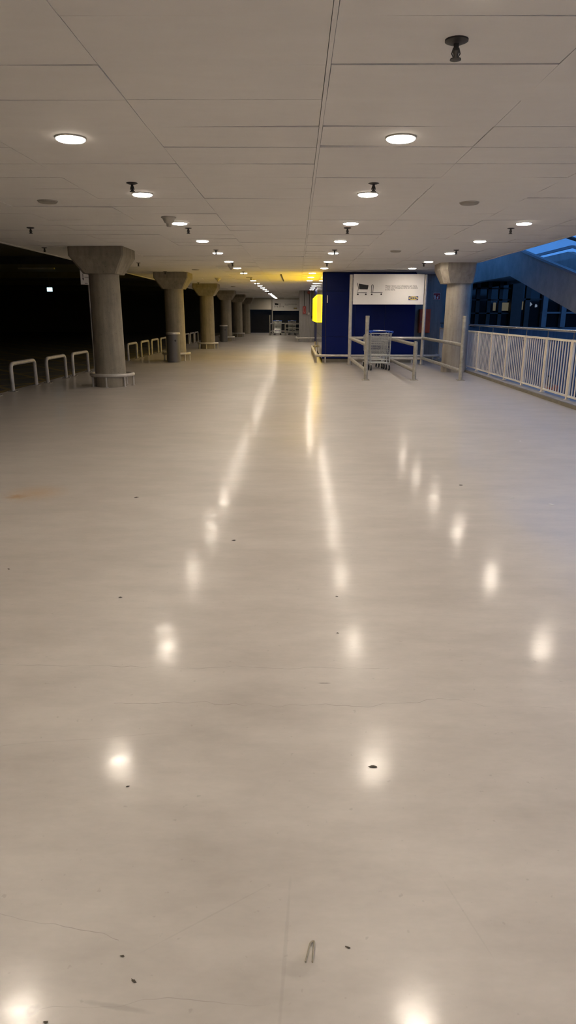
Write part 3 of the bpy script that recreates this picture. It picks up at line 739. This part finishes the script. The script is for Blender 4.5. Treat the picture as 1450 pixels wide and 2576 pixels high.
# ------------------------------------------------------------------ cream railing along the void
rl = empty('guard_railing', 'long cream painted guard railing with steel handrail along the void', 'railing', (4.6, 3.25, .062))
NB = 16; BAY = 1.205; YR0 = 18.86-13*BAY-3.25
MB().tube([(0, YR0, 1.125), (0, YR0+NB*BAY, 1.125)], .026, 12).build('handrail', M['steel'], rl, True)
bal = None
for k in range(NB+1):
    y = YR0+k*BAY
    p = MB().bbox(-.025, .025, y-.03, y+.03, 0, .99, .004).box(-.04, .04, y-.05, y+.05, 0, .01).build('post', M['rail'], rl)
    MB().tube([(0,y,.985),(0,y,1.11)], .008, 8).build('handrail_bracket', M['steel'], p)
    for z in (.12,.88): MB().lathe([(.008,0),(.008,.012)], 6).build('bolt', M['bolt'], p).location = (-.04, y+.035, z)
    if k == NB: break
    y0, y1 = y+.035, y+BAY-.035
    fr = MB().box(-.02,.02,y0,y1,.95,.985).box(-.02,.02,y0,y1,.045,.075).box(-.018,.018,y0,y0+.028,.045,.985).box(-.018,.018,y1-.028,y1,.045,.985).build('railing_panel', M['rail'], rl)
    nb = 8
    for i in range(nb):
        yy = y0+.028+(y1-y0-.056)*(i+1)/(nb+1)
        if bal is None:
            bal = MB().tube([(0,0,.07),(0,0,.955)], .0125, 10).build('baluster', M['rail'], fr, True); b_ = bal
        else:
            b_ = bal.copy(); col.objects.link(b_); b_.parent = fr
        b_.location = (0, yy, 0)

# ------------------------------------------------------------------ parking deck details
e = empty('exit_sign', 'small bright exit light glowing deep in the dark parking deck', 'sign', (-10.5, 30, 2.36))
MB().bbox(-.11, .11, -.03, .03, 0, .16, .01).build('lit_face', M['exit'], e)
MB().tube([(0,0,.16),(0,0,.79)], .01, 6).build('hanger', M['slab'], e)
for x, y, l in ((-9.2, 18.0, 'unlit ceiling batten in the dark parking deck, nearer one'), (-8.6, 23.5, 'unlit ceiling batten in the dark parking deck, farther one')):
    t_ = empty('ceiling_batten', l, 'ceiling light', (x, y, 2.86), 0, 'unlit battens in the parking deck')
    MB().bbox(-.6,.6,-.05,.05,.0,.05,.01).build('tube_housing', M['pvc'], t_)
    for dx in (-.5,.5): MB().tube([(dx,0,.05),(dx,0,.3)], .006, 6).build('hanger', M['slab'], t_)

# ------------------------------------------------------------------ people on the lower level
def skin(name, verts, edges, radii, mt, parent, root=0, sub=1):
    me = bpy.data.meshes.new(name); me.from_pydata([tuple(v) for v in verts], edges, []); me.materials.append(mt)
    o = bpy.data.objects.new(name, me); col.objects.link(o)
    if parent: o.parent = parent
    md = o.modifiers.new('Skin', 'SKIN')
    sv = me.skin_vertices[0].data if me.skin_vertices else None
    if sv is None:
        bpy.context.view_layer.update(); sv = me.skin_vertices[0].data
    for i, r in enumerate(radii): sv[i].radius = r if isinstance(r, tuple) else (r, r)
    sv[root].use_root = True; md.use_smooth_shade = True
    s_ = o.modifiers.new('Subdivision', 'SUBSURF'); s_.levels = sub; s_.render_levels = sub
    return o
M['skin'] = mat('skin', (.42,.25,.17), .5); M['hair'] = mat('dark_hair', (.02,.015,.012), .6)
M['jacket'] = mat('orange_jacket', (.95,.15,.05), .7); M['shirt'] = mat('dark_shirt', (.03,.03,.04), .8); M['trousers'] = mat('dark_trousers', (.03,.03,.05), .8); M['shoe'] = mat('shoes', (.05,.05,.05), .6)
def person(loc, rz, lean, top, label):
    p = empty('person', label, 'person', loc, rz)
    def L(x, y, z):                                       # lean the upper body forward (towards -y) about the hips
        if z > .95:
            a = lean; dz = z-.95; return (x, y*math.cos(a)-dz*math.sin(a), .95+dz*math.cos(a)+y*math.sin(a))
        return (x, y, z)
    V = [L(0,0,.95), L(0,0,1.12), L(0,.01,1.30), L(0,.01,1.44), L(0,-.005,1.51), L(0,-.02,1.60), L(0,-.02,1.68), L(0,-.01,1.75)]
    Rd = [(.15,.11), (.14,.10), (.16,.11), (.10,.07), (.055,.055), (.07,.08), (.078,.095), (.05,.06)]
    E_ = [(i, i+1) for i in range(7)]
    def add(path, rr, frm):
        for q_, r in zip(path, rr): V.append(q_); Rd.append(r); E_.append((frm, len(V)-1)); frm = len(V)-1
        return frm
    for sx in (-1, 1):
        e1 = add([L(sx*.18,.01,1.41), L(sx*.24,.0,1.14), L(sx*.25,-.16,.97), L(sx*.245,-.20,.91)], [.055,.043,.032,.024], 3)
        for k in range(4):
            a = (k-1.5)*.018; bx, by, bz = L(sx*.245+a, -.23-.01*k, .875)
            add([(bx,by,bz), (bx,by-.015,bz-.03), (bx,by-.01,bz-.05)], [.010,.009,.008], e1)
        bx, by, bz = L(sx*.22, -.215, .90); add([(bx,by-.01,bz), (bx-sx*.01,by-.03,bz-.02)], [.010,.009], e1)
        add([(sx*.10,.0,.86), (sx*.11,-.02,.50), (sx*.11,.02,.10), (sx*.115,-.10,.03)], [.085,.058,.04,.035], 0)
    body = skin('body', V, E_, Rd, M['skin'], p)
    V2 = [L(0,0,.93), L(0,0,1.12), L(0,.01,1.30), L(0,.01,1.43)]; R2 = [(.21,.16), (.20,.15), (.22,.16), (.13,.10)]; E2 = [(0,1),(1,2),(2,3)]
    for sx in (-1, 1):
        n = len(V2); V2 += [L(sx*.18,.01,1.41), L(sx*.24,.0,1.14), L(sx*.25,-.14,.99)]; R2 += [.08,.065,.05]; E2 += [(3,n),(n,n+1),(n+1,n+2)]
    skin('jacket' if top == 'jacket' else 'shirt', V2, E2, R2, M[top], p)
    V3 = [(0,0,.96),(0,0,.90)]; R3 = [(.17,.13),(.17,.13)]; E3 = [(0,1)]
    for sx in (-1, 1):
        n = len(V3); V3 += [(sx*.10,0,.84),(sx*.11,-.02,.5),(sx*.11,.02,.09)]; R3 += [.10,.075,.06]; E3 += [(1,n),(n,n+1),(n+1,n+2)]
    skin('trousers', V3, E3, R3, M['trousers'], p)
    hv = [L(0,.02,1.62), L(0,.03,1.70), L(0,.01,1.765)]
    skin('hair', hv, [(0,1),(1,2)], [(.075,.07),(.088,.10),(.06,.075)], M['hair'], p)
    hd = L(0,-.02,1.65)
    for sx in (-1, 1):
        MB().lathe([(.006,0),(.009,.004),(.004,.008)], 8, (hd[0]+sx*.03, hd[1]-.088, hd[2]+.0)).build('eye', M['hair'], p)
        MB().bbox(sx*.115-.045, sx*.115+.045, -.19, .07, 0, .08, .02).build('shoe', M['shoe'], p)
    MB().prism([(hd[1]-.085,hd[2]+.005),(hd[1]-.118,hd[2]-.03),(hd[1]-.085,hd[2]-.038)], 'x', -.012, .012).build('nose', M['skin'], p)
    return p
person((8.20, 21.9, -2.09), R_(-55), R_(24), 'jacket', 'person in an orange-red jacket leaning forward beyond the railing')
person((8.80, 21.3, -2.09), R_(40), R_(4), 'shirt', 'person in dark clothes standing past the last railing post')

# ------------------------------------------------------------------ litter on the floor
def scrap(x, y, s, mt, label, nm='litter_scrap', rz=0, cat='litter'):
    mb = MB(); n = 9; r0 = random.Random(int(x*1000+y*77))
    pts = [(s*(.35+.95*r0.random())*math.cos(2*math.pi*i/n), s*.5*(.3+.9*r0.random())*math.sin(2*math.pi*i/n)) for i in range(n)]
    zz = [.001+s*.12*r0.random() for _ in range(n)]
    vv = [(p[0],p[1],z) for p, z in zip(pts, zz)]+[(0,0,.002+s*.2)]+[(p[0],p[1],z+.0008) for p, z in zip(pts, zz)]+[(0,0,.003+s*.2)]
    ff = [(i,n,(i+1)%n) for i in range(n)]+[(n+1+i,n+1+(i+1)%n,2*n+1) for i in range(n)]+[(i,(i+1)%n,n+1+(i+1)%n,n+1+i) for i in range(n)]
    o = mb.add(vv, ff).build(nm, mt); o.location = (x,y,0); o.rotation_euler.z = rz; tag(o, label, cat, 'small litter on the floor'); return o
M['leaf'] = mat('dried_leaf', (.07,.055,.035), .7); M['paper'] = mat('paper_scrap', (.7,.68,.62), .7); M['straw'] = mat('straw_scrap', (.32,.28,.2), .6)
for (x, y, s_, k, l) in ((.26, 1.92, .015, 'leaf', 'crumpled dark leaf scrap lying in the bright lamp reflection'), (.13, 1.25, .009, 'leaf', 'small dark oval chip right of the folded straw'),
    (-.53, 1.81, .009, 'leaf', 'small dark chip below the left lamp reflection'), (-.36, 1.16, .010, 'leaf', 'thin dark fleck near the bottom left, right of the lamp glare'), (-.525, 1.065, .009, 'leaf', 'dark speck in the glare at the bottom left corner'),
    (-.4, 1.22, .008, 'leaf', 'small brown speck above the bottom left flecks'), (2.67, 7.99, .022, 'paper', 'white paper scrap on the floor toward the railing'), (1.78, 5.38, .022, 'paper', 'small white scrap on the bare floor right of centre'),
    (2.02, 5.18, .024, 'paper', 'pale scrap nearest the right edge of the floor'), (1.45, 5.8, .022, 'leaf', 'dark sliver lying right of the row of lamp reflections'), (.2, 2.9, .009, 'leaf', 'tiny dark curl just above the long floor crack'),
    (.22, 3.33, .009, 'leaf', 'tiny dark fleck below the round lamp reflection'), (-.41, 4.25, .016, 'leaf', 'tiny dark speck in the middle of the floor'), (-1.31, 5.33, .02, 'leaf', 'dark fleck on the floor to the right of the rust stain'),
    (-1.69, 3.7, .013, 'leaf', 'dark fleck near the left edge of the floor'), (-.93, 3.3, .013, 'leaf', 'brownish speck left of the lamp reflections'), (4.25, 11.6, .03, 'paper', 'pale scrap lying against the kerb of the railing')):
    scrap(x, y, s_*(.75 if s_ < .0125 else 1), M[k], l, rz=random.uniform(-.6, .8))
o = MB().tube(bend([(0,0,.003),(.012,.05,.004),(.022,.056,.004),(.016,.0,.003)], .006), .0022, 6).build('folded_straw', M['straw'], None, True, (.028, 1.21, 0)); tag(o, 'folded dull straw lying on the bare floor near the viewer', 'litter')
